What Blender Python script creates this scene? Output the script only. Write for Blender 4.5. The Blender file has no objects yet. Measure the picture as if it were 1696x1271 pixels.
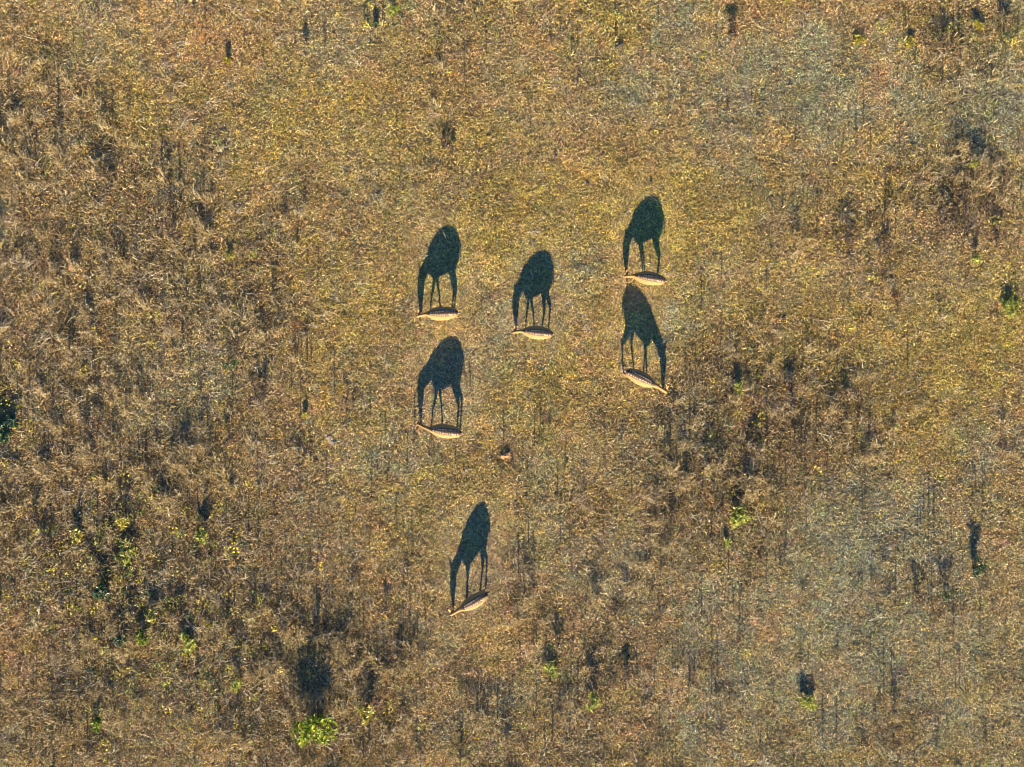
import bpy, bmesh, math, random
import numpy as np
from mathutils import Vector, Matrix, Euler

random.seed(7)
rng = np.random.default_rng(7)
scene = bpy.context.scene
COL = scene.collection

# ------------------------------------------------------------------ camera, light, exposure
CAM_H = 36.0                    # drone height above the meadow
S = 50.0                        # photo pixels per metre of ground
W0, H0 = 1696.0, 1271.0
cam = bpy.data.cameras.new('camera')
cam.sensor_fit = 'HORIZONTAL'
cam.angle = 2 * math.atan((W0 / S / 2) / CAM_H)
cam.clip_start = 0.5
cam.clip_end = 6000
cam_o = bpy.data.objects.new('camera', cam)
COL.objects.link(cam_o)
cam_o.location = (0, 0, CAM_H)
cam_o.rotation_euler = (0, 0, 0)
scene.camera = cam_o

SUN_EL = math.radians(16.0)
world = bpy.data.worlds.new('World')
scene.world = world
world.use_nodes = True
wn = world.node_tree
wn.nodes.clear()
sky = wn.nodes.new('ShaderNodeTexSky')
sky.sky_type = 'NISHITA'
sky.sun_disc = False
sky.sun_elevation = SUN_EL
sky.sun_rotation = math.radians(180)
sky.ozone_density = 9.0
sky.dust_density = 0.3
bg = wn.nodes.new('ShaderNodeBackground')
bg.inputs['Strength'].default_value = 0.072
wo = wn.nodes.new('ShaderNodeOutputWorld')
wn.links.new(sky.outputs[0], bg.inputs[0])
wn.links.new(bg.outputs[0], wo.inputs[0])

sun = bpy.data.lights.new('sun', 'SUN')
sun.energy = 5.0
sun.angle = math.radians(0.5)
sun.color = (1.0, 0.86, 0.66)
sun_o = bpy.data.objects.new('sun', sun)
COL.objects.link(sun_o)
sun_o.rotation_euler = (math.pi / 2 - SUN_EL, 0, 0)

scene.view_settings.view_transform = 'Standard'
scene.view_settings.look = 'None'
scene.view_settings.exposure = 2.05
scene.view_settings.gamma = 1.0
scene.view_settings.use_curve_mapping = False
scene.cycles.filter_width = 1.0
scene.cycles.max_bounces = 5

# ------------------------------------------------------------------ helpers
def P(px, py):
    """photo pixel -> point on the ground"""
    return (px - W0 / 2) / S, (H0 / 2 - py) / S

_grids = {}
def vnoise(x, y, cell, seed):
    """smooth value noise 0..1 (numpy)"""
    key = seed
    if key not in _grids:
        _grids[key] = np.random.default_rng(1000 + seed).random((257, 257))
    g = _grids[key]
    u = np.asarray(x, float) / cell + 128.37
    v = np.asarray(y, float) / cell + 128.71
    i = np.floor(u).astype(int); j = np.floor(v).astype(int)
    fu = u - i; fv = v - j
    fu = fu * fu * (3 - 2 * fu); fv = fv * fv * (3 - 2 * fv)
    i0 = i % 257; i1 = (i + 1) % 257; j0 = j % 257; j1 = (j + 1) % 257
    return (g[i0, j0] * (1 - fu) + g[i1, j0] * fu) * (1 - fv) + (g[i0, j1] * (1 - fu) + g[i1, j1] * fu) * fv

def fbm(x, y, cell, seed, octv=3):
    t = 0; a = 1; n = 0
    for k in range(octv):
        t = t + a * vnoise(x, y, cell / 2 ** k, seed + k * 17); n += a; a *= 0.55
    return t / n

def hgt(x, y):
    """height of the ground"""
    x = np.asarray(x, float); y = np.asarray(y, float)
    far = np.clip((np.maximum(np.abs(x) - 24, np.abs(y) - 20)) / 6, 0, 1)
    near = 0.10 * (fbm(x, y, 4.0, 3, 2) - .5) + 0.045 * (fbm(x, y, 0.8, 9, 2) - .5)
    return near * (1 - far)

def hz(x, y):
    return float(hgt(x, y))

def tag(o, label=None, cat=None, group=None, kind=None):
    if label: o['label'] = label
    if cat: o['category'] = cat
    if group: o['group'] = group
    if kind: o['kind'] = kind
    return o

def link(name, mesh, mats=None, parent=None, loc=None):
    o = bpy.data.objects.new(name, mesh)
    COL.objects.link(o)
    if mats:
        for m in (mats if isinstance(mats, (list, tuple)) else [mats]):
            if len(mesh.materials) < (len(mats) if isinstance(mats, (list, tuple)) else 1):
                mesh.materials.append(m)
    if parent: o.parent = parent
    if loc: o.location = loc
    return o

def empty(name, loc, rz=0, scale=1):
    o = bpy.data.objects.new(name, None)
    COL.objects.link(o)
    o.empty_display_size = 0.2
    o.location = loc
    o.rotation_euler = (0, 0, rz)
    o.scale = (scale,) * 3
    return o

class MB:
    """collects vertices and faces, with one random number per piece for the shader"""
    def __init__(s): s.v = []; s.f = []; s.c = []
    def add(s, vs, fs, rnd=None):
        n = len(s.v); s.v += [tuple(v) for v in vs]
        s.f += [tuple(i + n for i in f) for f in fs]
        r = random.random() if rnd is None else rnd
        s.c += [r] * len(vs)
    def blade(s, p, az, length, w, rise, droop=0.0, roll=0.0, segs=3, rnd=None, bend=0.0):
        """a strip that leaves p in direction az, rises and droops"""
        vs = []; fs = []
        x, y, z = p; a = az
        for k in range(segs + 1):
            t = k / segs
            if k:
                a += bend / segs
                x += math.cos(a) * length / segs; y += math.sin(a) * length / segs
            zz = z + rise * math.sin(min(1, t * 1.15) * math.pi * .62) - droop * t * t
            ww = w * (1 - t) ** .6 if k < segs else 0
            px, py = -math.sin(a) * math.cos(roll), math.cos(a) * math.cos(roll)
            pz = math.sin(roll)
            if k < segs:
                vs.append((x + px * ww / 2, y + py * ww / 2, zz + pz * ww / 2))
                vs.append((x - px * ww / 2, y - py * ww / 2, zz - pz * ww / 2))
            else:
                vs.append((x, y, zz))
        for k in range(segs - 1):
            fs.append((2 * k, 2 * k + 1, 2 * k + 3, 2 * k + 2))
        fs.append((2 * segs - 2, 2 * segs - 1, 2 * segs))
        s.add(vs, fs, rnd)
    def tube(s, pts, rads, n=4, rnd=None):
        vs = []; fs = []
        pts = [Vector(p) for p in pts]
        for k, p in enumerate(pts):
            t = (pts[min(k + 1, len(pts) - 1)] - pts[max(k - 1, 0)]).normalized()
            u = t.orthogonal().normalized(); w = t.cross(u)
            for i in range(n):
                a = 2 * math.pi * i / n
                vs.append(p + (u * math.cos(a) + w * math.sin(a)) * rads[k])
        for k in range(len(pts) - 1):
            for i in range(n):
                j = (i + 1) % n
                fs.append((k * n + i, k * n + j, (k + 1) * n + j, (k + 1) * n + i))
        fs.append(tuple(range(n))[::-1]); fs.append(tuple((len(pts) - 1) * n + i for i in range(n)))
        s.add(vs, fs, rnd)
    def leaf(s, p, d, up, L, w, fold=.18, rnd=None):
        """a folded pointed leaf"""
        d = Vector(d).normalized(); up = Vector(up)
        side = d.cross(up)
        if side.length < 1e-4: side = d.orthogonal()
        side.normalize(); n = side.cross(d).normalized(); p = Vector(p)
        vs = [p, p + d * L * .35 + side * w * .5 + n * fold * w, p + d * L * .75 + side * w * .38 + n * fold * w * .6,
              p + d * L - n * L * .12, p + d * L * .75 - side * w * .38 + n * fold * w * .6, p + d * L * .35 - side * w * .5 + n * fold * w,
              p + d * L * .5]
        fs = [(0, 1, 6), (1, 2, 6), (2, 3, 6), (3, 4, 6), (4, 5, 6), (5, 0, 6)]
        s.add(vs, fs, rnd)
    def mesh(s, name, smooth=False):
        me = bpy.data.meshes.new(name)
        me.from_pydata(s.v, [], s.f)
        a = me.attributes.new('rnd', 'FLOAT', 'POINT')
        a.data.foreach_set('value', np.array(s.c, np.float32))
        if smooth: me.polygons.foreach_set('use_smooth', [True] * len(me.polygons))
        me.update()
        return me

# ------------------------------------------------------------------ materials
def N(nt, t, **kw):
    n = nt.nodes.new(t)
    for k, v in kw.items(): setattr(n, k, v)
    return n

def plant_mat(name, ramp, translucent=.3, gloss=.06, rough=.45, tint=False):
    """colour from the per-blade random number (and from the tuft's own tint)"""
    m = bpy.data.materials.new(name); m.use_nodes = True
    nt = m.node_tree; nt.nodes.clear(); L = nt.links.new
    at = N(nt, 'ShaderNodeAttribute', attribute_name='rnd')
    cr = N(nt, 'ShaderNodeValToRGB')
    cr.color_ramp.interpolation = 'LINEAR'
    el = cr.color_ramp.elements
    while len(el) < len(ramp): el.new(.5)
    for e, (p, c) in zip(el, ramp):
        e.position = p; e.color = (*c, 1)
    L(at.outputs['Fac'], cr.inputs[0])
    col = cr.outputs[0]
    if tint:
        ta = N(nt, 'ShaderNodeAttribute', attribute_type='INSTANCER', attribute_name='tint')
        mx = N(nt, 'ShaderNodeMix', data_type='RGBA', blend_type='MULTIPLY')
        mx.inputs[0].default_value = 1
        L(col, mx.inputs[6]); L(ta.outputs['Color'], mx.inputs[7])
        col = mx.outputs[2]
    df = N(nt, 'ShaderNodeBsdfDiffuse'); tr = N(nt, 'ShaderNodeBsdfTranslucent')
    gl = N(nt, 'ShaderNodeBsdfGlossy'); gl.inputs['Roughness'].default_value = rough
    m1 = N(nt, 'ShaderNodeMixShader'); m1.inputs[0].default_value = translucent
    m2 = N(nt, 'ShaderNodeMixShader'); m2.inputs[0].default_value = gloss
    L(col, df.inputs[0]); L(col, tr.inputs[0])
    L(df.outputs[0], m1.inputs[1]); L(tr.outputs[0], m1.inputs[2])
    L(m1.outputs[0], m2.inputs[1]); L(gl.outputs[0], m2.inputs[2])
    out = N(nt, 'ShaderNodeOutputMaterial'); L(m2.outputs[0], out.inputs[0])
    return m

M_straw = plant_mat('straw_blades', [(0, (.15, .15, .17)), (.3, (.50, .47, .42)), (.65, (1.25, 1.2, 1.05)), (.9, (1.9, 1.9, 1.8)), (1, (2.5, 2.6, 2.8))], .25, .04, .5, True)
M_cover = plant_mat('small_leaves', [(0, (.5, .55, .5)), (.6, (1, 1, 1)), (1, (1.5, 1.45, 1.2))], .3, .04, .5, True)
M_weed = plant_mat('dry_weed', [(0, (.10, .07, .032)), (.4, (.28, .20, .08)), (.8, (.46, .345, .15)), (1, (.58, .47, .26))], .2, .03)
M_bush = plant_mat('dead_bush', [(0, (.05, .033, .02)), (.5, (.13, .085, .042)), (.85, (.24, .16, .08)), (1, (.38, .28, .16))], .2, .03)
M_pale = plant_mat('bleached_straw', [(0, (.26, .20, .11)), (.5, (.38, .31, .19)), (1, (.54, .47, .34))], .15, .05)
M_green = plant_mat('green_leaf', [(0, (.05, .085, .008)), (.5, (.125, .17, .010)), (.85, (.22, .26, .014)), (1, (.32, .34, .02))], .35, .02, .5)
M_lime = plant_mat('lime_leaf', [(0, (.12, .14, .018)), (.5, (.30, .31, .035)), (1, (.50, .48, .10))], .35, .025, .5)
M_dark = plant_mat('dark_leaf', [(0, (.025, .05, .012)), (.7, (.05, .09, .02)), (1, (.16, .2, .03))], .3, .05, .4)
M_yellow = plant_mat('yellow_leaf', [(0, (.20, .17, .015)), (.6, (.38, .30, .02)), (1, (.55, .45, .05))], .35, .04, .4)
M_stem = plant_mat('brown_stem', [(0, (.07, .045, .025)), (1, (.18, .12, .07))], .0, .03)
M_rust = plant_mat('rust_leaf', [(0, (.09, .035, .015)), (.6, (.18, .075, .025)), (1, (.32, .16, .06))], .25, .03)

# ------------------------------------------------------------------ what grows where (photo pixels: x, y, rx, ry, weight)
# classes: T tan straw, Y yellow grass, B brown weeds, G grey green, O orange soil and straw
ZY = [(470,190,110,70,1.3),(220,200,80,50,1.0),(820,380,120,90,1.3),(1090,330,130,70,1.1),(560,540,70,90,1.2),(450,300,120,150,.5),
      (890,640,100,60,1.0),(1010,50,60,50,1.1),(1440,280,90,60,1.3),(1200,540,130,60,1.0),(1560,600,130,90,.8),(1640,540,60,60,.9),
      (1480,660,80,90,1.0),(640,230,100,60,.6),(760,800,150,70,.5),(700,880,80,60,.5),(1130,380,90,70,.8),(1340,560,120,50,.7),(930,300,120,60,.5)]
ZB = [(60,300,90,300,.6),(180,280,50,60,.9),(280,340,50,90,1.1),(250,480,200,150,.6),(430,510,80,150,.9),(100,680,120,130,.65),
      (200,850,240,110,1.05),(120,980,140,120,1.1),(330,1000,170,160,.85),(200,1150,260,120,.65),(740,200,50,120,.5),(770,90,60,60,.6),
      (1275,685,140,110,2.2),(1200,800,110,80,1.9),(1390,720,80,100,1.1),(1600,330,90,70,1.3),(1400,380,80,50,1.0),(1600,70,80,60,.9),
      (1530,960,90,50,.9),(1000,1100,160,90,.9),(620,1130,60,80,1.0),(500,1180,110,140,.7),(880,490,50,50,.7),(800,1220,200,80,.5),
      (560,1010,110,90,.5),(850,910,160,110,.35),(1130,900,100,60,.5)]
ZG = [(1300,100,150,60,1.0),(1450,170,220,60,.7),(1640,140,80,110,1.2),(1130,60,60,70,.8),(1220,180,140,60,.6),(1450,910,120,60,1.1),
      (1560,1080,180,160,.7),(1320,1080,150,140,.7),(1150,720,60,60,1.1),(1430,830,80,60,1.1),(820,600,60,50,.8),(620,760,80,50,.6),
      (950,950,100,60,.6),(1160,1100,100,100,.7),(1180,520,80,50,.5),(400,180,60,60,.5),(250,230,60,40,.6),(1630,720,70,60,.5),
      (860,1180,120,60,.4),(300,620,110,90,.4),(330,240,60,40,.4)]
ZO = [(1450,140,40,25,1.6),(1250,20,60,20,1.0),(20,1100,60,60,1.4),(760,125,25,32,1.7),(1290,1025,40,20,1.2),(1345,1105,30,25,1.4),
      (380,170,90,90,.6),(120,440,25,15,1.6),(1380,280,160,80,.5),(1650,760,50,30,.8),(1110,1110,30,60,1.1),(560,340,100,80,.5),
      (340,40,80,60,.7),(1170,110,60,40,.7),(950,1040,80,50,.5),(600,900,100,60,.4)]
CLS = ['T', 'Y', 'B', 'G', 'O']
TINT = {'T': (.43, .308, .124), 'Y': (.45, .335, .076), 'B': (.31, .22, .088), 'G': (.315, .315, .175), 'O': (.54, .32, .11)}

def weights(x, y):
    """share of each class at world points"""
    px = x * S + W0 / 2; py = H0 / 2 - y * S
    wx = px + 90 * (fbm(x, y, 2.2, 21) - .5) + 40 * (vnoise(x, y, .5, 25) - .5)
    wy = py + 90 * (fbm(x, y, 2.2, 22) - .5) + 60 * (vnoise(x, y, .5, 26) - .5)
    def z(zs):
        t = np.zeros_like(px)
        for cx, cy, rx, ry, w in zs:
            d = ((wx - cx) / rx) ** 2 + ((wy - cy) / ry) ** 2
            t += w * np.exp(-d * .9)
        return t
    n = [fbm(x, y, 1.5, 40 + 9 * k, 4) for k in range(5)]
    w = np.stack([.75 + 1.4 * (n[0] - .5),
                  .28 + 1.4 * (n[1] - .5) + 1.0 * z(ZY),
                  .12 + 1.4 * (n[2] - .5) + 1.22 * z(ZB),
                  .24 + 1.4 * (n[3] - .5) + 1.0 * z(ZG),
                  .12 + 1.1 * (n[4] - .5) + 0.9 * z(ZO)], -1)
    w = np.clip(w, 0.015, None)
    return w / w.sum(-1, keepdims=True)

# ------------------------------------------------------------------ the ground
def axis(lo, hi, step):
    a = list(np.arange(lo, hi + step / 2, step))
    ext = [3, 8, 20, 60, 200, 700, 2500]
    return np.array([lo - e for e in ext[::-1]] + a + [hi + e for e in ext])
gx = axis(-23, 23, .1); gy = axis(-18, 18, .1)
X, Y = np.meshgrid(gx, gy)
Zg = hgt(X, Y)
nx, ny = len(gx), len(gy)
me = bpy.data.meshes.new('ground')
co = np.stack([X, Y, Zg], -1).reshape(-1, 3)
idx = np.arange(nx * ny).reshape(ny, nx)
quads = np.stack([idx[:-1, :-1], idx[:-1, 1:], idx[1:, 1:], idx[1:, :-1]], -1).reshape(-1, 4)
me.from_pydata(co.tolist(), [], quads.tolist())
me.polygons.foreach_set('use_smooth', [True] * len(me.polygons))
w = weights(X.ravel(), Y.ravel())
SOIL = np.array([(.22, .15, .075), (.21, .155, .05), (.13, .085, .045), (.16, .145, .09), (.36, .19, .085)])
rgb = w @ SOIL
far = np.clip(np.maximum(np.abs(X.ravel()) - 21, np.abs(Y.ravel()) - 17) / 1.5, 0, 1)[:, None]
rgb = rgb * (1 - far) + np.array([.26, .19, .085]) * far          # beyond the built grass the dry pasture goes on
ca = me.color_attributes.new('soil', 'FLOAT_COLOR', 'POINT')
ca.data.foreach_set('color', np.concatenate([rgb, np.ones((len(rgb), 1))], 1).astype(np.float32).ravel())
me.update()
M_ground = bpy.data.materials.new('meadow_soil'); M_ground.use_nodes = True
nt = M_ground.node_tree; bs = nt.nodes['Principled BSDF']; L = nt.links.new
bs.inputs['Roughness'].default_value = .95
bs.inputs['Specular IOR Level'].default_value = .1
ga = N(nt, 'ShaderNodeAttribute', attribute_name='soil')
tc = N(nt, 'ShaderNodeTexCoord')
n1 = N(nt, 'ShaderNodeTexNoise'); n1.inputs['Scale'].default_value = 14; n1.inputs['Detail'].default_value = 8; n1.inputs['Roughness'].default_value = .75
L(tc.outputs['Object'], n1.inputs['Vector'])
mr = N(nt, 'ShaderNodeMapRange'); mr.inputs[1].default_value = .3; mr.inputs[2].default_value = .7; mr.inputs[3].default_value = .45; mr.inputs[4].default_value = 1.6
L(n1.outputs['Fac'], mr.inputs[0])
mx = N(nt, 'ShaderNodeMix', data_type='RGBA', blend_type='MULTIPLY'); mx.inputs[0].default_value = 1
L(ga.outputs['Color'], mx.inputs[6]); L(mr.outputs[0], mx.inputs[7]); L(mx.outputs[2], bs.inputs['Base Color'])
bp = N(nt, 'ShaderNodeBump'); bp.inputs['Strength'].default_value = .6; bp.inputs['Distance'].default_value = .04
L(n1.outputs['Fac'], bp.inputs['Height']); L(bp.outputs[0], bs.inputs['Normal'])
tag(link('ground', me, M_ground), kind='structure')

# ------------------------------------------------------------------ grass, leaves, dry weeds and straw: stuff nobody could count
def scatter(name, sources, mat, pts, rots, scl, ids, tints):
    col = bpy.data.collections.new(name + '_source')          # never linked to the scene: only holds the tufts to copy
    for k, me in enumerate(sources):
        me.materials.append(mat)
        col.objects.link(bpy.data.objects.new('%s_tuft_%02d' % (name, k), me))
    me = bpy.data.meshes.new(name)
    me.from_pydata(pts.tolist(), [], [])
    a = me.attributes.new('rot', 'FLOAT_VECTOR', 'POINT'); a.data.foreach_set('vector', rots.astype(np.float32).ravel())
    a = me.attributes.new('scl', 'FLOAT_VECTOR', 'POINT'); a.data.foreach_set('vector', scl.astype(np.float32).ravel())
    a = me.attributes.new('pick', 'INT', 'POINT'); a.data.foreach_set('value', ids.astype(np.int32))
    a = me.attributes.new('tint', 'FLOAT_COLOR', 'POINT')
    a.data.foreach_set('color', np.concatenate([tints, np.ones((len(tints), 1))], 1).astype(np.float32).ravel())
    o = link(name, me)
    ng = bpy.data.node_groups.new(name + '_scatter', 'GeometryNodeTree')
    ng.interface.new_socket('Geometry', in_out='INPUT', socket_type='NodeSocketGeometry')
    ng.interface.new_socket('Geometry', in_out='OUTPUT', socket_type='NodeSocketGeometry')
    gi = N(ng, 'NodeGroupInput'); go = N(ng, 'NodeGroupOutput')
    ip = N(ng, 'GeometryNodeInstanceOnPoints'); ci = N(ng, 'GeometryNodeCollectionInfo')
    ci.inputs['Collection'].default_value = col
    ci.inputs['Separate Children'].default_value = True
    ci.inputs['Reset Children'].default_value = True
    def na(nm, t):
        n = N(ng, 'GeometryNodeInputNamedAttribute', data_type=t); n.inputs['Name'].default_value = nm
        return n.outputs[0]
    l = ng.links.new
    m2p = N(ng, 'GeometryNodeMeshToPoints')
    e2r = N(ng, 'FunctionNodeEulerToRotation')
    l(gi.outputs[0], m2p.inputs[0]); l(m2p.outputs[0], ip.inputs['Points'])
    l(ci.outputs[0], ip.inputs['Instance'])
    ip.inputs['Pick Instance'].default_value = True
    l(na('pick', 'INT'), ip.inputs['Instance Index'])
    l(na('rot', 'FLOAT_VECTOR'), e2r.inputs[0]); l(e2r.outputs[0], ip.inputs['Rotation'])
    l(na('scl', 'FLOAT_VECTOR'), ip.inputs['Scale'])
    l(ip.outputs[0], go.inputs[0])
    md = o.modifiers.new('scatter', 'NODES'); md.node_group = ng
    tag(o, kind='stuff')
    return o

R = random.uniform
def mat_tuft(n, rad, lmin, lmax, wmin, wmax, hmax):
    b = MB()
    for k in range(n):
        r = rad * math.sqrt(random.random()); a = R(0, 6.283)
        b.blade((r * math.cos(a), r * math.sin(a), R(-.004, .008)), R(0, 6.283), R(lmin, lmax), R(wmin, wmax), hmax * random.random() ** 1.6 + .004,
                R(0, .012), R(-1.3, 1.3), 3, None, R(-.6, .6))
    return b.mesh('straw_tuft')
def leaf_tuft(n, rad):
    b = MB()
    for k in range(n):
        r = rad * math.sqrt(random.random()); a = R(0, 6.283); z = R(.005, .05)
        d = R(0, 6.283)
        b.leaf((r * math.cos(a), r * math.sin(a), z), (math.cos(d), math.sin(d), R(-.1, .7)), (0, 0, 1), R(.025, .06), R(.014, .03))
    return b.mesh('leaf_tuft')
def weed_tuft(n, rad, h):
    b = MB()
    for k in range(n):
        r = rad * math.sqrt(random.random()); a = R(0, 6.283)
        p = Vector((r * math.cos(a), r * math.sin(a), -.01)); hh = h * R(.5, 1.25)
        lean = Vector((R(-.5, .5), R(-.5, .5), 1)).normalized()
        q = p + lean * hh * .55; e = q + (lean + Vector((R(-.6, .6), R(-.6, .6), -.1))).normalized() * hh * .5
        rd = random.random()
        b.tube([p, q, e], [.005, .004, .002], 3, rd)
        for j in range(random.randint(2, 5)):
            t = R(.4, 1); c = p.lerp(q, min(1, t * 1.8)) if t < .55 else q.lerp(e, (t - .55) / .45)
            d = R(0, 6.283)
            b.leaf(c, (math.cos(d), math.sin(d), R(-.5, .6)), (0, 0, 1), R(.03, .08), R(.010, .024), .3, min(1, max(0, rd + R(-.3, .4))))
        for j in range(3):                                   # long arching dry blades
            d = R(0, 6.283)
            b.blade((p.x, p.y, 0), d, R(.12, .30), R(.006, .012), h * R(.25, .8), R(0, .1), R(-.6, .6), 4, min(1, rd * .6 + R(.1, .6)), R(-.7, .7))
    return b.mesh('weed_tuft')
def straw_tuft(n):
    b = MB()
    for k in range(n):
        p = (R(-.3, .3), R(-.3, .3), R(.01, .05)); a = R(0, 6.283); Lh = R(.2, .55)
        bend = R(-1.1, 1.1); rise = R(.01, .16); pts = []; x, y, z = p
        for i in range(6):
            t = i / 5; a2 = a + bend * t
            pts.append((x, y, z + rise * math.sin(t * 2.6))); x += math.cos(a2) * Lh / 5; y += math.sin(a2) * Lh / 5
        b.tube(pts, [.005, .006, .0055, .005, .004, .002], 3)
    return b.mesh('loose_straw')

EX, EY = 21.5, 17.5
def points(density):
    n = int(4 * EX * EY * density)
    return rng.uniform(-EX, EX, n), rng.uniform(-EY, EY, n)
def pick_class(x, y, power=1.6):
    w = weights(x, y) ** power
    w /= w.sum(-1, keepdims=True)
    c = (rng.random(len(x))[:, None] > np.cumsum(w, -1)).sum(-1)
    return np.minimum(c, 4), w
TT = np.array([TINT[c] for c in CLS])

# straw and grass mat
x, y = points(62)
c, w = pick_class(x, y)
base = TT[c] * .68 + (w @ TT) * .32
bright = np.exp(rng.normal(0, .16, len(x)))[:, None] * (0.75 + .5 * fbm(x, y, .7, 77, 3))[:, None]
hue = 1 + rng.normal(0, .10, (len(x), 3)) * np.array([.6, .7, 1.5])
tint = base * bright * hue
hs = np.array([.9, 1.0, 1.25, .75, .7])[c] * rng.uniform(.7, 1.25, len(x))
for dx, dy in [(734, 455), (888, 490), (1071, 400), (738, 645), (1060, 560), (783, 930)]:      # grazed short where the deer stand
    d = ((x * S + W0 / 2 - dx) / 60) ** 2 + ((H0 / 2 - y * S - dy) / 100) ** 2
    hs = hs * (1 - .65 * np.clip(1.6 - d, 0, 1))
scl = np.stack([rng.uniform(.8, 1.2, len(x))] * 2 + [hs], -1)
rot = np.stack([rng.normal(0, .05, len(x)), rng.normal(0, .05, len(x)), rng.uniform(0, 6.283, len(x))], -1)
srcs = [mat_tuft(56, .2, .04, .12, .009, .020, .042) for k in range(10)] + [mat_tuft(32, .2, .05, .14, .015, .028, .045) for k in range(2)]
scatter('grass', srcs, M_straw, np.stack([x, y, hgt(x, y)], -1), rot, scl, rng.integers(0, 12, len(x)), tint)

# low leaves between the straw
x, y = points(11)
w = weights(x, y)
px = x * S + W0 / 2; py = H0 / 2 - y * S
ll = np.exp(-((px - 300) / 260) ** 2 - ((py - 1010) / 170) ** 2) + .8 * np.exp(-((px - 1600) / 120) ** 2 - ((py - 60) / 80) ** 2)
keep = rng.random(len(x)) < np.clip(.25 + .7 * w[:, 3] + .5 * w[:, 1] + ll, 0, 1)
x, y, w, ll = x[keep], y[keep], w[keep], ll[keep]
g = np.array([.17, .20, .10]); yl = np.array([.30, .26, .03]); dk = np.array([.09, .10, .035])
u = rng.random(len(x))
tint = np.where((u < .2 + .45 * ll)[:, None], yl, np.where((u < .75)[:, None], g, dk)) * np.exp(rng.normal(0, .25, len(x)))[:, None]
srcs = [leaf_tuft(random.randint(5, 10), .1) for k in range(8)]
scatter('low_leaves', srcs, M_cover, np.stack([x, y, hgt(x, y)], -1), np.stack([x * 0, x * 0, rng.uniform(0, 6.283, len(x))], -1),
        np.stack([rng.uniform(.7, 1.3, len(x))] * 3, -1), rng.integers(0, 8, len(x)), tint)

# brown weeds
DEER_CLEAR = [(734, 455), (888, 490), (1071, 400), (738, 645), (1060, 560), (783, 930)]
def clear_deer(x, y, rx=75, ry=105):
    px = x * S + W0 / 2; py = H0 / 2 - y * S
    k = np.ones(len(x), bool)
    for dx, dy in DEER_CLEAR: k &= ((px - dx) / rx) ** 2 + ((py - dy) / ry) ** 2 > 1
    return k
x, y = points(9)
w = weights(x, y)
clump = np.clip((fbm(x, y, 1.1, 300, 3) - .46) * 6, 0, 1)
keep = (rng.random(len(x)) < np.clip(2.8 * (w[:, 2] - .17), .006, .95) * (.12 + .88 * clump)) & clear_deer(x, y)
x, y, w, clump = x[keep], y[keep], w[keep], clump[keep]
srcs = [weed_tuft(random.randint(4, 8), .14, .30) for k in range(10)]
hs = rng.uniform(.45, 1.25, len(x)) * (.5 + .5 * np.clip(w[:, 2], 0, .7) + .95 * clump)
scatter('dry_weeds', srcs, M_weed, np.stack([x, y, hgt(x, y)], -1), np.stack([x * 0, x * 0, rng.uniform(0, 6.283, len(x))], -1),
        np.stack([rng.uniform(.8, 1.3, len(x))] * 2 + [hs], -1), rng.integers(0, 10, len(x)), np.ones((len(x), 3)))

# leafy creepers woven through the thicket
def creeper_tuft(n, rad):
    b = MB()
    for k in range(n):
        r = rad * math.sqrt(random.random()); a = R(0, 6.283); d = R(0, 6.283)
        b.leaf((r * math.cos(a), r * math.sin(a), R(.04, .34) * (1 - r / rad * .5)), (math.cos(d), math.sin(d), R(-.5, .5)), (R(-.4, .4), R(-.4, .4), 1), R(.05, .10), R(.03, .055))
    return b.mesh('creeper')
ZC = [(215, 870, 70, 60, 1.0), (150, 900, 90, 70, .7), (230, 1020, 90, 90, 1.0), (330, 1080, 110, 90, 1.0), (400, 1020, 60, 80, .6), (20, 690, 40, 60, 1.0), (60, 960, 60, 60, .6),
      (180, 1190, 120, 60, .5), (600, 1165, 60, 40, .9), (1590, 50, 100, 45, .8), (1660, 500, 50, 60, .8), (640, 20, 60, 30, .8), (720, 60, 60, 40, .5), (1050, 30, 50, 40, .5),
      (1300, 700, 120, 90, .45), (1240, 860, 60, 40, .5), (420, 420, 60, 40, .4), (110, 560, 70, 60, .35), (350, 860, 60, 60, .7), (1540, 1010, 50, 30, .5)]
x, y = points(10)
px = x * S + W0 / 2 + 60 * (fbm(x, y, .8, 401) - .5); py = H0 / 2 - y * S + 60 * (fbm(x, y, .8, 402) - .5)
zc = sum(wt * np.exp(-((px - cx) / rx) ** 2 - ((py - cy) / ry) ** 2) for cx, cy, rx, ry, wt in ZC)
keep = (rng.random(len(x)) < np.clip(zc * .95, 0, .95) + .015) & clear_deer(x, y)
x, y = x[keep], y[keep]
u = rng.random(len(x))[:, None]
tint = np.where(u < .35, np.array([.44, .38, .03]), np.where(u < .62, np.array([.24, .26, .035]), np.array([.06, .085, .025]))) * np.exp(rng.normal(0, .2, len(x)))[:, None]
srcs = [creeper_tuft(random.randint(5, 13), .17) for k in range(8)]
scatter('creepers', srcs, M_cover, np.stack([x, y, hgt(x, y)], -1), np.stack([x * 0, x * 0, rng.uniform(0, 6.283, len(x))], -1),
        np.stack([rng.uniform(.6, 1.2, len(x))] * 3, -1), rng.integers(0, 8, len(x)), tint)

# loose bleached straw
x, y = points(6.5)
w = weights(x, y)
px = x * S + W0 / 2
keep = rng.random(len(x)) < np.clip(.03 + .9 * w[:, 2] + .30 * (px < 620), 0, 1)
x, y = x[keep], y[keep]
srcs = [straw_tuft(random.randint(2, 4)) for k in range(10)]
scatter('loose_straw', srcs, M_pale, np.stack([x, y, hgt(x, y)], -1), np.stack([x * 0, x * 0, rng.uniform(0, 6.283, len(x))], -1),
        np.stack([rng.uniform(.6, 1.15, len(x))] * 3, -1), rng.integers(0, 10, len(x)), np.ones((len(x), 3)))

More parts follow.
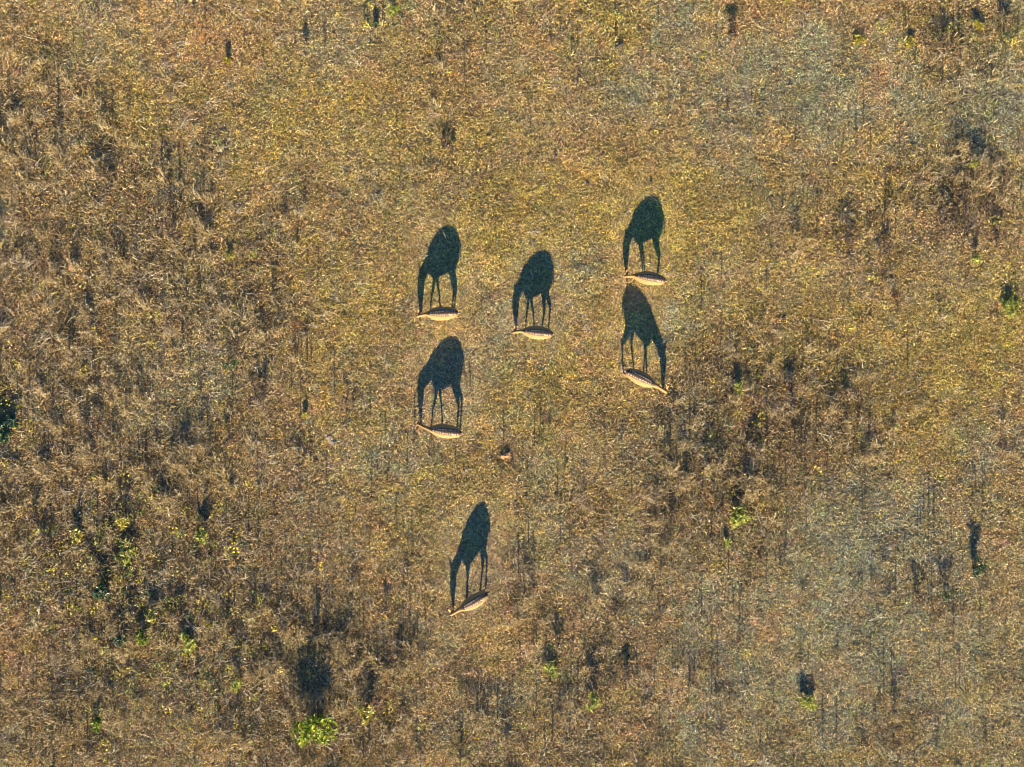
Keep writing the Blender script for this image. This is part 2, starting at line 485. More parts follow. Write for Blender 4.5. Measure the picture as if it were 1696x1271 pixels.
# thin upright stems that throw the fine vertical shadow lines
def stem_tuft(h):
    b = MB()
    top = (R(-.05, .05), R(-.05, .05), h); mid = (top[0] * .4 + R(-.01, .01), top[1] * .4, h * .55)
    b.tube([(0, 0, -.01), mid, top], [.017, .016, .013], 4)
    for k in range(random.randint(3, 6)):
        t = R(.5, 1); d = R(0, 6.28)
        b.leaf((top[0] * t, top[1] * t, h * t), (math.cos(d), math.sin(d), R(.2, 1)), (0, 0, 1), R(.03, .07), R(.012, .025))
    return b.mesh('thin_stem')
x, y = points(3.2)
w = weights(x, y)
keep = (rng.random(len(x)) < np.clip(.05 + .85 * w[:, 2] + .40 * w[:, 3] - .25 * w[:, 1], 0, 1)) & clear_deer(x, y)
x, y = x[keep], y[keep]
srcs = [stem_tuft(R(.3, .5)) for k in range(10)]
scatter('thin_stems', srcs, M_weed, np.stack([x, y, hgt(x, y)], -1), np.stack([x * 0, x * 0, rng.uniform(0, 6.283, len(x))], -1),
        np.stack([np.ones(len(x)), np.ones(len(x)), rng.uniform(.35, 1.25, len(x))], -1), rng.integers(0, 10, len(x)), np.ones((len(x), 3)))

# ------------------------------------------------------------------ the deer
def coat_material():
    m = bpy.data.materials.new('spotted_coat'); m.use_nodes = True
    nt = m.node_tree; L = nt.links.new; bs = nt.nodes['Principled BSDF']
    bs.inputs['Roughness'].default_value = .75; bs.inputs['Specular IOR Level'].default_value = .2
    tc = N(nt, 'ShaderNodeTexCoord'); sp = N(nt, 'ShaderNodeSeparateXYZ'); L(tc.outputs['Object'], sp.inputs[0])
    def math_(op, a, b=None, c=None):
        n = N(nt, 'ShaderNodeMath', operation=op)
        for i, v in enumerate((a, b, c)):
            if v is None: continue
            if isinstance(v, (int, float)): n.inputs[i].default_value = v
            else: L(v, n.inputs[i])
        return n.outputs[0]
    def rng_(v, a, b, c=0.0, d=1.0):
        n = N(nt, 'ShaderNodeMapRange', interpolation_type='SMOOTHSTEP')
        n.inputs[1].default_value = a; n.inputs[2].default_value = b; n.inputs[3].default_value = c; n.inputs[4].default_value = d
        L(v, n.inputs[0]); return n.outputs[0]
    x, y, z = sp.outputs
    ang = math_('ARCTAN2', y, math_('SUBTRACT', z, .60))            # 0 along the spine
    aang = math_('ABSOLUTE', ang)
    v = math_('MULTIPLY', ang, .24)
    cb = N(nt, 'ShaderNodeCombineXYZ'); L(x, cb.inputs[0]); L(v, cb.inputs[1])
    vo = N(nt, 'ShaderNodeTexVoronoi', voronoi_dimensions='2D'); vo.inputs['Scale'].default_value = 12.5; vo.inputs['Randomness'].default_value = .45
    L(cb.outputs[0], vo.inputs['Vector'])
    spot = math_('MULTIPLY', rng_(vo.outputs['Distance'], .27, .17), .45)
    # a regular row either side of the spine
    wob = N(nt, 'ShaderNodeTexNoise'); wob.inputs['Scale'].default_value = 9; wob.inputs['Detail'].default_value = 3; L(tc.outputs['Object'], wob.inputs['Vector'])
    wb = math_('SUBTRACT', wob.outputs['Fac'], .5)
    fr = math_('ABSOLUTE', math_('SUBTRACT', math_('FRACT', math_('ADD', math_('MULTIPLY', x, 12.5), math_('MULTIPLY', wb, 2.6))), .5))
    da = math_('DIVIDE', math_('SUBTRACT', aang, math_('ADD', .27, math_('MULTIPLY', wb, .25))), .40)
    rd = math_('SQRT', math_('ADD', math_('MULTIPLY', fr, fr), math_('MULTIPLY', da, da)))
    row = rng_(rd, .36, .24)
    spot = math_('MULTIPLY', spot, rng_(aang, .5, .58))
    spot = math_('MAXIMUM', spot, row)
    body = math_('MULTIPLY', math_('MULTIPLY', rng_(x, -.50, -.44), rng_(x, .44, .36)), math_('MULTIPLY', rng_(aang, 1.95, 1.75), rng_(z, .40, .48)))
    spot = math_('MULTIPLY', spot, body)
    no = N(nt, 'ShaderNodeTexNoise'); no.inputs['Scale'].default_value = 30; no.inputs['Detail'].default_value = 5; L(tc.outputs['Object'], no.inputs['Vector'])
    def mix(f, a, b):
        n = N(nt, 'ShaderNodeMix', data_type='RGBA')
        if isinstance(f, float): n.inputs[0].default_value = f
        else: L(f, n.inputs[0])
        for i, c in ((6, a), (7, b)):
            if isinstance(c, tuple): n.inputs[i].default_value = (*c, 1)
            else: L(c, n.inputs[i])
        return n.outputs[2]
    col = mix(no.outputs['Fac'], (.21, .105, .030), (.30, .165, .056))
    col = mix(math_('MULTIPLY', rng_(aang, .62, .3), rng_(x, .62, .45)), col, (.06, .034, .019))          # dark stripe down the spine
    col = mix(math_('MULTIPLY', rng_(aang, 1.7, 2.5), rng_(x, .5, .4)), col, (.28, .195, .11))               # pale belly
    col = mix(rng_(z, .34, .12), col, (.26, .18, .10))
    col = mix(spot, col, (.30, .24, .165))
    L(col, bs.inputs['Base Color'])
    return m

def flat_mat(name, c, rough=.6):
    m = bpy.data.materials.new(name); m.use_nodes = True
    nt = m.node_tree; bs = nt.nodes['Principled BSDF']; bs.inputs['Roughness'].default_value = rough
    no = N(nt, 'ShaderNodeTexNoise'); no.inputs['Scale'].default_value = 22; no.inputs['Detail'].default_value = 6
    tc = N(nt, 'ShaderNodeTexCoord'); nt.links.new(tc.outputs['Object'], no.inputs['Vector'])
    mx = N(nt, 'ShaderNodeMix', data_type='RGBA'); nt.links.new(no.outputs['Fac'], mx.inputs[0])
    mx.inputs[6].default_value = (*[v * .65 for v in c], 1); mx.inputs[7].default_value = (*[min(1, v * 1.35) for v in c], 1)
    nt.links.new(mx.outputs[2], bs.inputs['Base Color'])
    return m
M_coat = coat_material()
M_hoof = flat_mat('hoof_horn', (.03, .025, .02), .4)
M_eye = flat_mat('eye_dark', (.01, .008, .006), .15)
M_ear = flat_mat('ear_fur', (.42, .20, .06), .8)
M_tail = flat_mat('tail_fur', (.24, .15, .08), .8)

def loft(bm, rings):
    vr = [[bm.verts.new(p) for p in r] for r in rings]
    n = len(vr[0])
    for a, b in zip(vr, vr[1:]):
        for i in range(n):
            j = (i + 1) % n
            bm.faces.new((a[i], a[j], b[j], b[i]))
    bm.faces.new(vr[0][::-1]); bm.faces.new(vr[-1])

def path_rings(pts, rads, lateral, n=14):
    """rings along a path; rads = (across the sagittal plane, lateral)"""
    out = []
    pts = [Vector(p) for p in pts]
    for k, p in enumerate(pts):
        t = (pts[min(k + 1, len(pts) - 1)] - pts[max(k - 1, 0)]).normalized()
        la = Vector(lateral[k]) if isinstance(lateral, list) else Vector(lateral)
        la = (la - t * la.dot(t)).normalized(); v = t.cross(la)
        rv, rl = rads[k]
        out.append([p + v * rv * math.cos(2 * math.pi * i / n) + la * rl * math.sin(2 * math.pi * i / n) for i in range(n)])
    return out

def deer(px, py, heading, scale, fore, hind, reach, yaw, label, poll=.36, ear_spread=1.7):
    """a grazing spotted deer: local +X is forward; fore/hind = hoof positions (left, right)"""
    bm = bmesh.new()
    # trunk: station x, top, bottom, half width
    st = [(-.56, .70, .60, .025), (-.535, .755, .54, .06), (-.47, .825, .485, .115), (-.38, .865, .44, .158), (-.26, .872, .445, .188), (-.12, .868, .42, .212), (.04, .845, .39, .218),
          (.18, .805, .365, .206), (.29, .765, .35, .175), (.38, .715, .36, .138), (.45, .655, .40, .105), (.50, .60, .44, .07), (.53, .55, .48, .035)]
    rings = []
    for x, t, b, w in st:
        w *= 1.07
        zc = (t + b) / 2 - .01; r = []
        for i in range(20):
            a = 2 * math.pi * i / 20; s_, c_ = math.sin(a), math.cos(a)
            yy = w * math.copysign(abs(c_) ** .88, c_) * (1 - .16 * max(0, s_))
            zz = zc + ((t - zc) if s_ > 0 else (zc - b)) * math.copysign(abs(s_) ** .95, s_)
            r.append((x, yy, zz))
        rings.append(r)
    loft(bm, rings)
    # neck and head
    k = (reach - .42) / .46
    nk = [(.34, .60, .16, .125), (.46, .555, .122, .09), (.58, .505, .10, .067), (.70, .455, .098, .057), (.80, .41, .102, .055), (.86, poll, .118, .064),
          (.88, poll - .07, .12, .07), (.882, poll - .14, .10, .062), (.878, poll - .21, .072, .046), (.870, poll - .27, .052, .038), (.864, poll - .305, .04, .03), (.862, poll - .32, .016, .014)]
    pts = []; rads = []; lat = []
    for x, z, rv, rl in nk:
        xx = .34 + (x - .34) * (reach - .34) / (.88 - .34)
        f = max(0, min(1, (x - .42) / .45)); a = yaw * f
        # bend sideways about the base of the neck
        dx = xx - .42
        if dx > 0: X_, Y_ = .42 + dx * math.cos(a * .7), dx * math.sin(a * .7)
        else: X_, Y_ = xx, 0
        pts.append((X_, Y_, z)); rads.append((rv, rl)); lat.append((-math.sin(a), math.cos(a), 0))
    loft(bm, path_rings(pts, rads, lat))
    # legs
    feet = []
    for sgn, hx in zip((1, -1), fore):
        y0 = .095 * sgn
        sx = .26
        p = [(sx, y0, .58), (sx - .01, y0 * 1.02, .46), (sx * .8 + hx * .2, y0, .385), (sx * .42 + hx * .58, y0 * .9, .245), (sx * .22 + hx * .78, y0 * .88, .215), (sx * .08 + hx * .92, y0 * .85, .11), (hx - .005, y0 * .85, .055), (hx + .012, y0 * .85, .03)]
        loft(bm, path_rings(p, [(.10, .06), (.085, .055), (.055, .042), (.036, .031), (.031, .028), (.024, .023), (.027, .024), (.024, .022)], (0, 1, 0), 10))
        feet.append((hx + .015, y0 * .85))
    for sgn, hx in zip((1, -1), hind):
        y0 = .10 * sgn
        d = hx + .40
        p = [(-.36, y0 * .9, .66), (-.33 + d * .1, y0, .53), (-.315 + d * .3, y0, .44), (-.39 + d * .55, y0 * .95, .345), (-.465 + d * .8, y0 * .9, .275), (-.455 + d * .85, y0 * .88, .23), (-.425 + d * .95, y0 * .85, .12), (hx - .012, y0 * .85, .055), (hx + .005, y0 * .85, .03)]
        loft(bm, path_rings(p, [(.15, .075), (.135, .075), (.10, .065), (.06, .045), (.043, .031), (.036, .028), (.026, .023), (.029, .024), (.025, .022)], (0, 1, 0), 10))
        feet.append((hx + .01, y0 * .85))
    bmesh.ops.recalc_face_normals(bm, faces=bm.faces)
    me = bpy.data.meshes.new('body_shape'); bm.to_mesh(me); bm.free()
    tmp = bpy.data.objects.new('body_shape', me); COL.objects.link(tmp)
    r = tmp.modifiers.new('r', 'REMESH'); r.mode = 'VOXEL'; r.voxel_size = .011
    s = tmp.modifiers.new('s', 'SMOOTH'); s.factor = .5; s.iterations = 4
    dg = bpy.context.evaluated_depsgraph_get()
    body = bpy.data.meshes.new_from_object(tmp.evaluated_get(dg))
    bpy.data.objects.remove(tmp); bpy.data.meshes.remove(me)
    body.name = 'deer_body'
    body.polygons.foreach_set('use_smooth', [True] * len(body.polygons))
    gx_, gy_ = P(px, py)
    root = empty('spotted_deer', (gx_, gy_, hz(gx_, gy_) + .012), heading, scale)
    tag(root, label, 'deer', 'spotted deer grazing in the meadow')
    link('body', body, M_coat, root)
    # ears: cupped leaf shapes rooted in the head behind the poll
    hp = Vector(pts[5]); la = Vector(lat[5]); fw = Vector((la.y, -la.x, 0))
    for sgn in (1, -1):
        bm = bmesh.new()
        d = (la * sgn * ear_spread + Vector((0, 0, .85)) + fw * .1).normalized()
        p0 = hp + la * sgn * .045 + Vector((0, 0, .01)) + fw * .02
        side = fw
        rr = path_rings([p0 + d * t for t in (-.01, .035, .09, .14, .18, .20)], [(.022, .016), (.034, .016), (.046, .014), (.036, .012), (.017, .008), (.003, .003)], d.cross(side), 10)
        loft(bm, rr)
        bmesh.ops.recalc_face_normals(bm, faces=bm.faces)
        em = bpy.data.meshes.new('ear'); bm.to_mesh(em); bm.free()
        em.polygons.foreach_set('use_smooth', [True] * len(em.polygons))
        link('ear', em, M_ear, root)
        bm = bmesh.new()
        bmesh.ops.create_uvsphere(bm, u_segments=10, v_segments=8, radius=.014)
        ec = Vector(pts[6]) + Vector(lat[6]) * sgn * .057 + fw * .035
        bmesh.ops.translate(bm, verts=bm.verts, vec=ec)
        em = bpy.data.meshes.new('eye'); bm.to_mesh(em); bm.free()
        link('eye', em, M_eye, root)
    bm = bmesh.new()
    loft(bm, path_rings([(-.53, 0, .735), (-.57, 0, .70), (-.595, 0, .62), (-.60, 0, .54), (-.595, 0, .50)], [(.02, .025), (.022, .032), (.02, .034), (.016, .026), (.004, .006)], (0, 1, 0), 10))
    bmesh.ops.recalc_face_normals(bm, faces=bm.faces)
    tm = bpy.data.meshes.new('tail'); bm.to_mesh(tm); bm.free()
    tm.polygons.foreach_set('use_smooth', [True] * len(tm.polygons))
    link('tail', tm, M_tail, root)
    for fx, fy in feet:
        bm = bmesh.new()
        loft(bm, [[(fx + dx + rx * math.cos(a) * (1.15 if math.cos(a) > 0 else 1), fy + ry * math.sin(a), z) for a in [2 * math.pi * i / 10 for i in range(10)]]
                  for dx, rx, ry, z in ((-.008, .021, .019, .045), (0, .026, .022, .02), (.006, .030, .024, -.012))])
        bmesh.ops.recalc_face_normals(bm, faces=bm.faces)
        hm = bpy.data.meshes.new('hoof'); bm.to_mesh(hm); bm.free()
        link('hoof', hm, M_hoof, root)
    return root

D = math.radians
deer(734, 521.5, D(182), .98, (.44, .10), (-.28, -.38), .76, D(8), 'spotted deer grazing at the upper left of the herd, facing left, above another deer')
deer(889, 552.5, D(174), .95, (.38, .10), (-.17, -.40), .74, D(12), 'spotted deer grazing in the middle of the herd, on brown grass, facing left')
deer(1072, 464, D(170), .96, (.14, .11), (-.36, -.33), .74, D(10), 'spotted deer grazing at the top right of the herd, topmost of all, facing left')
deer(739, 713, D(173), 1.0, (.48, .14), (-.36, -.46), .88, D(-18), 'spotted deer grazing below the upper left one, neck stretched, both ears raised in its shadow')
deer(1058, 627, D(-26), 1.01, (.14, .34), (-.22, -.52), .90, D(-4), 'spotted deer facing lower right, the only one heading right, its shadow reaching the topmost deer')
deer(786, 990, D(211.5), .98, (.38, .22), (-.16, -.5), .86, D(2), 'spotted deer grazing alone at the bottom of the herd, body slanting down to the left')

# ------------------------------------------------------------------ single plants
def plant(name, px, py, label, cat, group=None, rz=None):
    x, y = P(px, py)
    o = empty(name, (x, y, hz(x, y)), R(0, 6.28) if rz is None else rz)
    return tag(o, label, cat, group)

def branchy(h, r, nst, fork=3, thick=.012):
    """stems from one root; returns the stem mesh builder and the points where leaves sit"""
    b = MB(); tips = []
    for k in range(nst):
        a = R(0, 6.283); sp_ = r * math.sqrt(random.random())
        top = Vector((math.cos(a) * sp_, math.sin(a) * sp_, h * R(.6, 1.0) * (1 - .3 * sp_ / max(r, .01))))
        p0 = Vector((math.cos(a) * .03, math.sin(a) * .03, -.02)); mid = p0.lerp(top, .5) + Vector((R(-.03, .03), R(-.03, .03), .05 * h))
        b.tube([p0, mid, top], [thick, thick * .75, thick * .35], 4)
        tips += [(p0.lerp(mid, t), top - p0) for t in (.5, .9)] + [(mid.lerp(top, t), top - mid) for t in (.3, .6, .85, 1)]
        for j in range(fork):
            t = R(.3, .95); q = mid.lerp(top, t); e = q + Vector((R(-1, 1), R(-1, 1), R(.1, 1))).normalized() * R(.2, .45) * max(r, .2)
            b.tube([q, q.lerp(e, .5) + Vector((0, 0, .01)), e], [thick * .45, thick * .35, thick * .2], 3)
            tips += [(q.lerp(e, s_), e - q) for s_ in (.4, .7, 1)]
    return b, tips

def leafy(name, px, py, h, r, mat, label, cat='plant', nst=6, per=2.5, L=(.06, .13), wid=.42, group=None):
    o = plant(name, px, py, label, cat, group)
    b, tips = branchy(h, r, nst)
    link('stem', b.mesh('stem'), M_stem, o)
    f = MB()
    for q, d in tips:
        for k in range(int(per) + (random.random() < per % 1)):
            a = R(0, 6.283); l = R(*L)
            f.leaf(q + Vector((R(-.02, .02), R(-.02, .02), R(-.02, .02))), (math.cos(a), math.sin(a), R(-.35, .6)), (R(-.3, .3), R(-.3, .3), 1), l, l * wid)
    link('foliage', f.mesh('foliage'), mat, o)
    return o

def dry_bush(px, py, h, r, label, nst=14, mat=None, leaves=1.3, name='dry_bush', group='dead brown bushes in the meadow'):
    o = plant(name, px, py, label, 'bush', group)
    b, tips = branchy(h, r, nst, 4, .009)
    link('twigs', b.mesh('twigs'), M_stem, o)
    f = MB()
    for q, d in tips:
        for k in range(int(leaves) + (random.random() < leaves % 1)):
            a = R(0, 6.283); l = R(.04, .10)
            f.leaf(q, (math.cos(a), math.sin(a), R(-.6, .5)), (R(-.5, .5), R(-.5, .5), 1), l, l * .42, .35)
    link('foliage', f.mesh('foliage'), mat or M_weed, o)
    return o

# the big green shrub: every leaf is a piece of its own
shrub = plant('leafy_shrub', 527, 1196, 'bright green leafy shrub throwing a long dark shadow, largest green plant', 'shrub', rz=0)
b = MB(); spots = []
LOBES = [(-.45, -.18, .38, .70), (.02, -.28, .36, .85), (.48, -.05, .36, .72), (-.05, .16, .34, .95), (.30, -.38, .28, .55), (-.30, .10, .3, .8)]
for cx, cy, cr_, ch in LOBES:
    for k in range(5):
        a = R(0, 6.283); sp_ = cr_ * math.sqrt(random.random())
        top = Vector((cx + math.cos(a) * sp_, cy + math.sin(a) * sp_, ch * R(.7, 1.15)))
        p0 = Vector((math.cos(a) * .05, math.sin(a) * .05, -.03)); mid = p0.lerp(top, .55) + Vector((0, 0, .09))
        b.tube([p0, mid, top], [.014, .010, .004], 5)
        for t in (.45, .75, 1.0):
            q = mid.lerp(top, t)
            spots += [q] * 3
for k in range(4):                                  # taller shoots
    top = Vector((R(-.45, .4), R(-.1, .35), R(1.1, 1.32))); p0 = Vector((R(-.04, .04), R(-.04, .04), -.03)); mid = p0.lerp(top, .5) + Vector((0, 0, .06))
    b.tube([p0, mid, top], [.013, .010, .004], 5)
    for t in (.3, .55, .8, 1.0): spots += [mid.lerp(top, t)] * 2
random.shuffle(spots)
link('stem', b.mesh('stem'), M_stem, shrub)
leaf_meshes = []
for k in range(6):
    lb = MB(); l = .115 + .013 * k
    lb.leaf((0, 0, 0), (1, 0, .05), (0, 0, 1), l, l * .5, .15, .12 + .17 * k)
    lm = lb.mesh('leaf'); lm.materials.append(M_green); leaf_meshes.append(lm)
for k, q in enumerate(spots[:290]):
    lo = bpy.data.objects.new('leaf', leaf_meshes[random.choice((0, 1, 2, 3, 4, 4, 5, 5))]); COL.objects.link(lo); lo.parent = shrub
    lo.location = q + Vector((R(-.04, .04), R(-.04, .04), R(-.04, .04)))
    lo.rotation_euler = (R(-.6, .6), R(-.7, .35), R(0, 6.283))

fb = MB()
for q in spots[:70]:
    a = R(0, 6.283); l = R(.09, .15)
    fb.leaf(q * R(.75, 1.0) + Vector((R(-.12, .12), R(-.12, .12), R(-.2, -.02))), (math.cos(a), math.sin(a), R(-.5, .5)), (R(-.4, .4), R(-.4, .4), 1), l, l * .5)
tag(link('foliage', fb.mesh('foliage'), M_green, shrub), kind='stuff')

GP = [  # px, py, height, radius, material, label
    (656, 22, .40, .20, M_lime, 'small bright green plant near the top edge, above the upper left deer'),
    (1222, 858, .32, .36, M_lime, 'bright green grassy plant at the lower edge of the dark weed patch'),
    (911, 1106, .25, .26, M_lime, 'pale green star shaped plant below and right of the lowest deer'),
    (981, 1160, .35, .30, M_lime, 'pale green plant with dark weeds above it, right of the star shaped one'),
    (1336, 1158, .24, .30, M_lime, 'pale green clump with a dark comb of shadows at the lower right'),
    (341, 886, .50, .24, M_lime, 'lime green plant below a tall dark shadow on the left side'),
    (209, 914, .30, .34, M_lime, 'lime green sprawling plant in the tall weeds at lower left'),
    (8, 706, .34, .42, M_dark, 'dark green bush cut by the left edge of the picture'),
    (256, 1018, .55, .22, M_yellow, 'tall yellow green plant among weeds left of the big shrub shadow'),
    (238, 1056, .35, .22, M_green, 'low green plant just below the tall yellow green one'),
    (1607, 271, .40, .10, M_lime, 'tiny yellow green sprig with a dark narrow shadow, right side, above the dead bush'),
    (1611, 430, .42, .12, M_lime, 'tiny lime sprig with a forked dark shadow, below the dead bush at right'),
    (1668, 508, .14, .32, M_lime, 'yellowish leafy plant close to the right edge, upper half'),
    (377, 103, .25, .07, M_yellow, 'tiny yellow sprig with a short dark shadow at upper left'),
    (1222, 642, .25, .20, M_lime, 'small lime plant at the upper left rim of the dark weed patch'),
    (608, 1178, .50, .28, M_yellow, 'yellow green weed right of the big green shrub'),
    (208, 862, .62, .20, M_yellow, 'upright yellow green weed with two dark upright shadows'),
    (132, 884, .40, .20, M_yellow, 'yellow leaved weed left of the two dark upright shadows'),
    (505, 690, .22, .07, M_yellow, 'tiny lone yellow sprig left of the stretched neck deer'),
    (1422, 68, .12, .16, M_yellow, 'yellow tuft near the top edge, left of the yellow leaved weed'),
    (1508, 70, .12, .12, M_yellow, 'small yellow weed on olive grass near the top edge at right'),
    (1620, 40, .18, .18, M_yellow, 'yellow leaved weed at the top right corner'),
    (401, 1128, .62, .24, M_lime, 'pale green plant with one long thin dark shadow, left of the big shrub'),
    (382, 426, .18, .07, M_yellow, 'single yellow sprig in brown weeds level with the upper left deer'),
    (312, 1062, .28, .30, M_lime, 'pale lime sprawling plant beside a whitish forked branch'),
    (1203, 900, .18, .12, M_lime, 'small lime tuft under the dark weed patch'),
    (175, 980, .45, .30, M_dark, 'dark green leafy weed deep in the lower left thicket'),
    (205, 1058, .40, .22, M_dark, 'dark green weed with blue green leaves in the lower left thicket'),
    (165, 1195, .30, .24, M_green, 'low green weed near the bottom left corner'),
    (622, 44, .25, .10, M_dark, 'narrow dark green plant at the top edge beside a bright green one'),
]
for px, py, h, r, m, lab in GP:
    leafy('green_weed' if m is not M_yellow else 'yellow_weed', px, py, h, r, m, lab, nst=max(4, int(r * 24)), per=2.2, L=(.05, .05 + .3 * r ** .8 + .02), wid=.36 if m is M_lime else .5, group='green and yellow plants in the dry meadow')

DB = [
    (1600, 384, .58, .70, 'large dead dark bush at the right, upper half'),
    (1562, 378, .50, .35, 'dark dead bush touching the left side of the large one'),
    (1650, 396, .45, .38, 'dead brown bush touching the right side of the large one'),
    (1405, 408, .42, .62, 'spreading tangle of dry brown weeds, right of the topmost deer'),
    (1460, 412, .35, .35, 'small dry bush right of the spreading tangle'),
    (1612, 938, .50, .38, 'dark blue grey bush alone at the lower right'),
    (1566, 985, .52, .32, 'dark dry bush next to the blue grey bush at lower right'),
    (1517, 985, .45, .32, 'brown dry bush, left of the dark pair at lower right'),
    (281, 385, .75, .50, 'tall dark weed clump with long shadow, upper left'),
    (182, 310, .62, .50, 'dark weed clump, left of the tall clump at upper left'),
    (640, 1004, .42, .16, 'small dark dead weed left of the lowest deer'),
    (428, 668, .50, .32, 'dark dry bush left of the stretched neck deer'),
    (383, 730, .45, .22, 'narrow dark bush above a pale straw heap at left'),
    (1480, 489, .25, .26, 'rust red small bush at the right, below the tangle'),
    (1250, 655, .40, .35, 'dark dry weeds at the upper left of the weed patch'),
    (1310, 645, .45, .40, 'dark dry weeds at the top of the weed patch'),
    (1403, 650, .38, .26, 'dark narrow bush at the upper right of the weed patch'),
    (1190, 842, .42, .36, 'dark brown bush above the bright green grassy plant'),
    (1328, 735, .45, .35, 'brown bush in the middle of the weed patch'),
    (1250, 745, .40, .30, 'dark brown bush in the weed patch, left of the middle one'),
    (1105, 850, .30, .30, 'low dark bush left of the weed patch'),
    (80, 915, .62, .45, 'dark tall weeds at the left edge, lower half'),
    (60, 870, .50, .35, 'brown weeds at the left edge above the dark tall ones'),
    (345, 868, .62, .22, 'dark upright weed behind the lime green plant at left'),
    (581, 664, .30, .24, 'low dark weed left of the stretched neck deer, closest to it'),
    (508, 70, .22, .20, 'small dark twiggy weed near the top, left of centre'),
    (498, 775, .38, .26, 'brown weed below and left of the stretched neck deer'),
    (990, 1128, .42, .34, 'dark dry bush above the pale green plant at bottom centre'),
    (1040, 1120, .38, .40, 'brown dry bush right of the dark one at bottom centre'),
    (300, 1018, .50, .30, 'dark upright weeds right of the tall yellow green plant'),
    (925, 1062, .32, .32, 'brown dry weeds right of the lowest deer'),
    (622, 1150, .55, .40, 'tall brown weeds right of the big shrub shadow'),
    (1212, 40, .25, .25, 'dark low weeds at the top edge, right of centre'),
    (1213, 62, .18, .14, 'small blackish clump near the top edge, right of centre'),
    (1555, 75, .45, .40, 'dark brown weeds with yellow flecks at the top right'),
    (1660, 62, .45, .30, 'dark blue grey weeds at the top right corner'),
    (740, 238, .25, .30, 'brown low bush above the upper left deer'),
    (385, 600, .48, .30, 'dark green brown weeds at left centre'),
    (440, 640, .55, .14, 'thin dark weed right beside the dry bush at left'),
    (160, 700, .35, .32, 'dark weeds right of the bush on the left edge'),
]
for px, py, h, r, lab in DB:
    dry_bush(px, py, h, r, lab, nst=max(4, int(20 * r)), mat=M_rust if 'rust' in lab else (M_dark if 'blue grey' in lab or 'green' in lab.split()[1:3] else M_bush), leaves=3.2 if 'alone' in lab else 1.25)

def stalk(px, py, h, label, lean=(0, 0)):
    o = plant('weed_stalk', px, py, label, 'weed', 'tall dry stalks standing in the meadow', rz=0)
    b = MB(); top = Vector((lean[0] + R(-.03, .03), lean[1] + R(-.03, .03), h)); m_ = top * .5 + Vector((R(-.02, .02), R(-.02, .02), 0))
    b.tube([(0, 0, -.02), m_, top], [.014, .011, .007], 5)
    f = MB()
    for k in range(int(10 + 18 * h)):
        t = R(.3, 1.02); q = m_ * (t / .5) if t < .5 else m_.lerp(top, (t - .5) / .5)
        a = R(0, 6.283); l = R(.04, .09)
        f.leaf(q, (math.cos(a), math.sin(a), R(-.2, 1)), (0, 0, 1), l, l * .45, .3)
    link('stem', b.mesh('stem'), M_stem, o); link('leaves', f.mesh('leaves'), M_weed, o)
    return o
ST = [
    (226, 78, .45, 'thin dry stalk with a straight shadow near the top left, leftmost of four'),
    (340, 82, .50, 'thin dry stalk near the top left, second of four'),
    (424, 112, .30, 'short dry stalk near the top left, third of four'),
    (538, 88, .50, 'thin dry stalk near the top, fourth of four, right of the twiggy weed'),
    (373, 268, .30, 'dry stalk on yellow grass at upper left'),
    (790, 300, .45, 'dry stalk above the deer in the middle of the herd'),
    (1418, 248, .42, 'dry stalk on tan grass above the spreading tangle'),
    (1489, 306, .48, 'tall dry stalk with a thick shadow, above the dead bush at right'),
    (1362, 1222, .60, 'dry stalk with one straight dark shadow, below the pale green clump at lower right'),
    (1386, 1092, .32, 'short dry stalk with a dark shadow above and right of the pale green clump'),
    (1326, 1145, .75, 'tallest dry stalk, standing in the pale green clump at lower right'),
    (1442, 972, .38, 'dry stalk, right one of a pair at the lower right'),
    (1426, 970, .32, 'dry stalk, left one of a pair at the lower right'),
    (1640, 900, .42, 'dry stalk right of the blue grey bush'),
    (1178, 1148, .80, 'tall thin dry stalk right of bottom centre'),
    (1170, 1236, .38, 'dry stalk near the bottom edge, below the tall thin one'),
    (690, 1226, .50, 'dry stalk near the bottom edge, right of the big shrub'),
    (1100, 762, .50, 'dry stalk with a long thin shadow, below the right facing deer'),
    (1420, 718, .36, 'dry stalk at the right rim of the weed patch'),
    (1219, 592, .22, 'short dry stalk on olive grass above the weed patch'),
    (1446, 458, .38, 'leaning dry stalk above the rust red bush'),
    (1418, 452, .30, 'dry stalk beside the leaning one above the rust red bush'),
    (1681, 488, .48, 'dry stalk at the right edge by the yellowish plant'),
    (1332, 810, .40, 'dry stalk at the bottom rim of the weed patch'),
    (1631, 1236, .22, 'short dry stalk at the bottom right, left one of two'),
    (1645, 1236, .25, 'short dry stalk at the bottom right, right one of two'),
    (822, 338, .16, 'stubby dry stalk on the brightest yellow grass'),
    (895, 706, .32, 'dry stalk right of the stretched neck deer'),
    (1426, 1235, .38, 'dry stalk near the bottom edge, right of the straight dark shadow'),
    (1545, 862, .36, 'dry stalk above the dark bushes at lower right'),
    (1530, 862, .40, 'dry stalk left of the one above the dark bushes'),
    (780, 650, .30, 'dry stalk close beside the stretched neck deer shadow'),
]
for px, py, h, lab in ST:
    stalk(px, py, h, lab, (-.22, .05) if 'leaning' in lab else (0, 0))

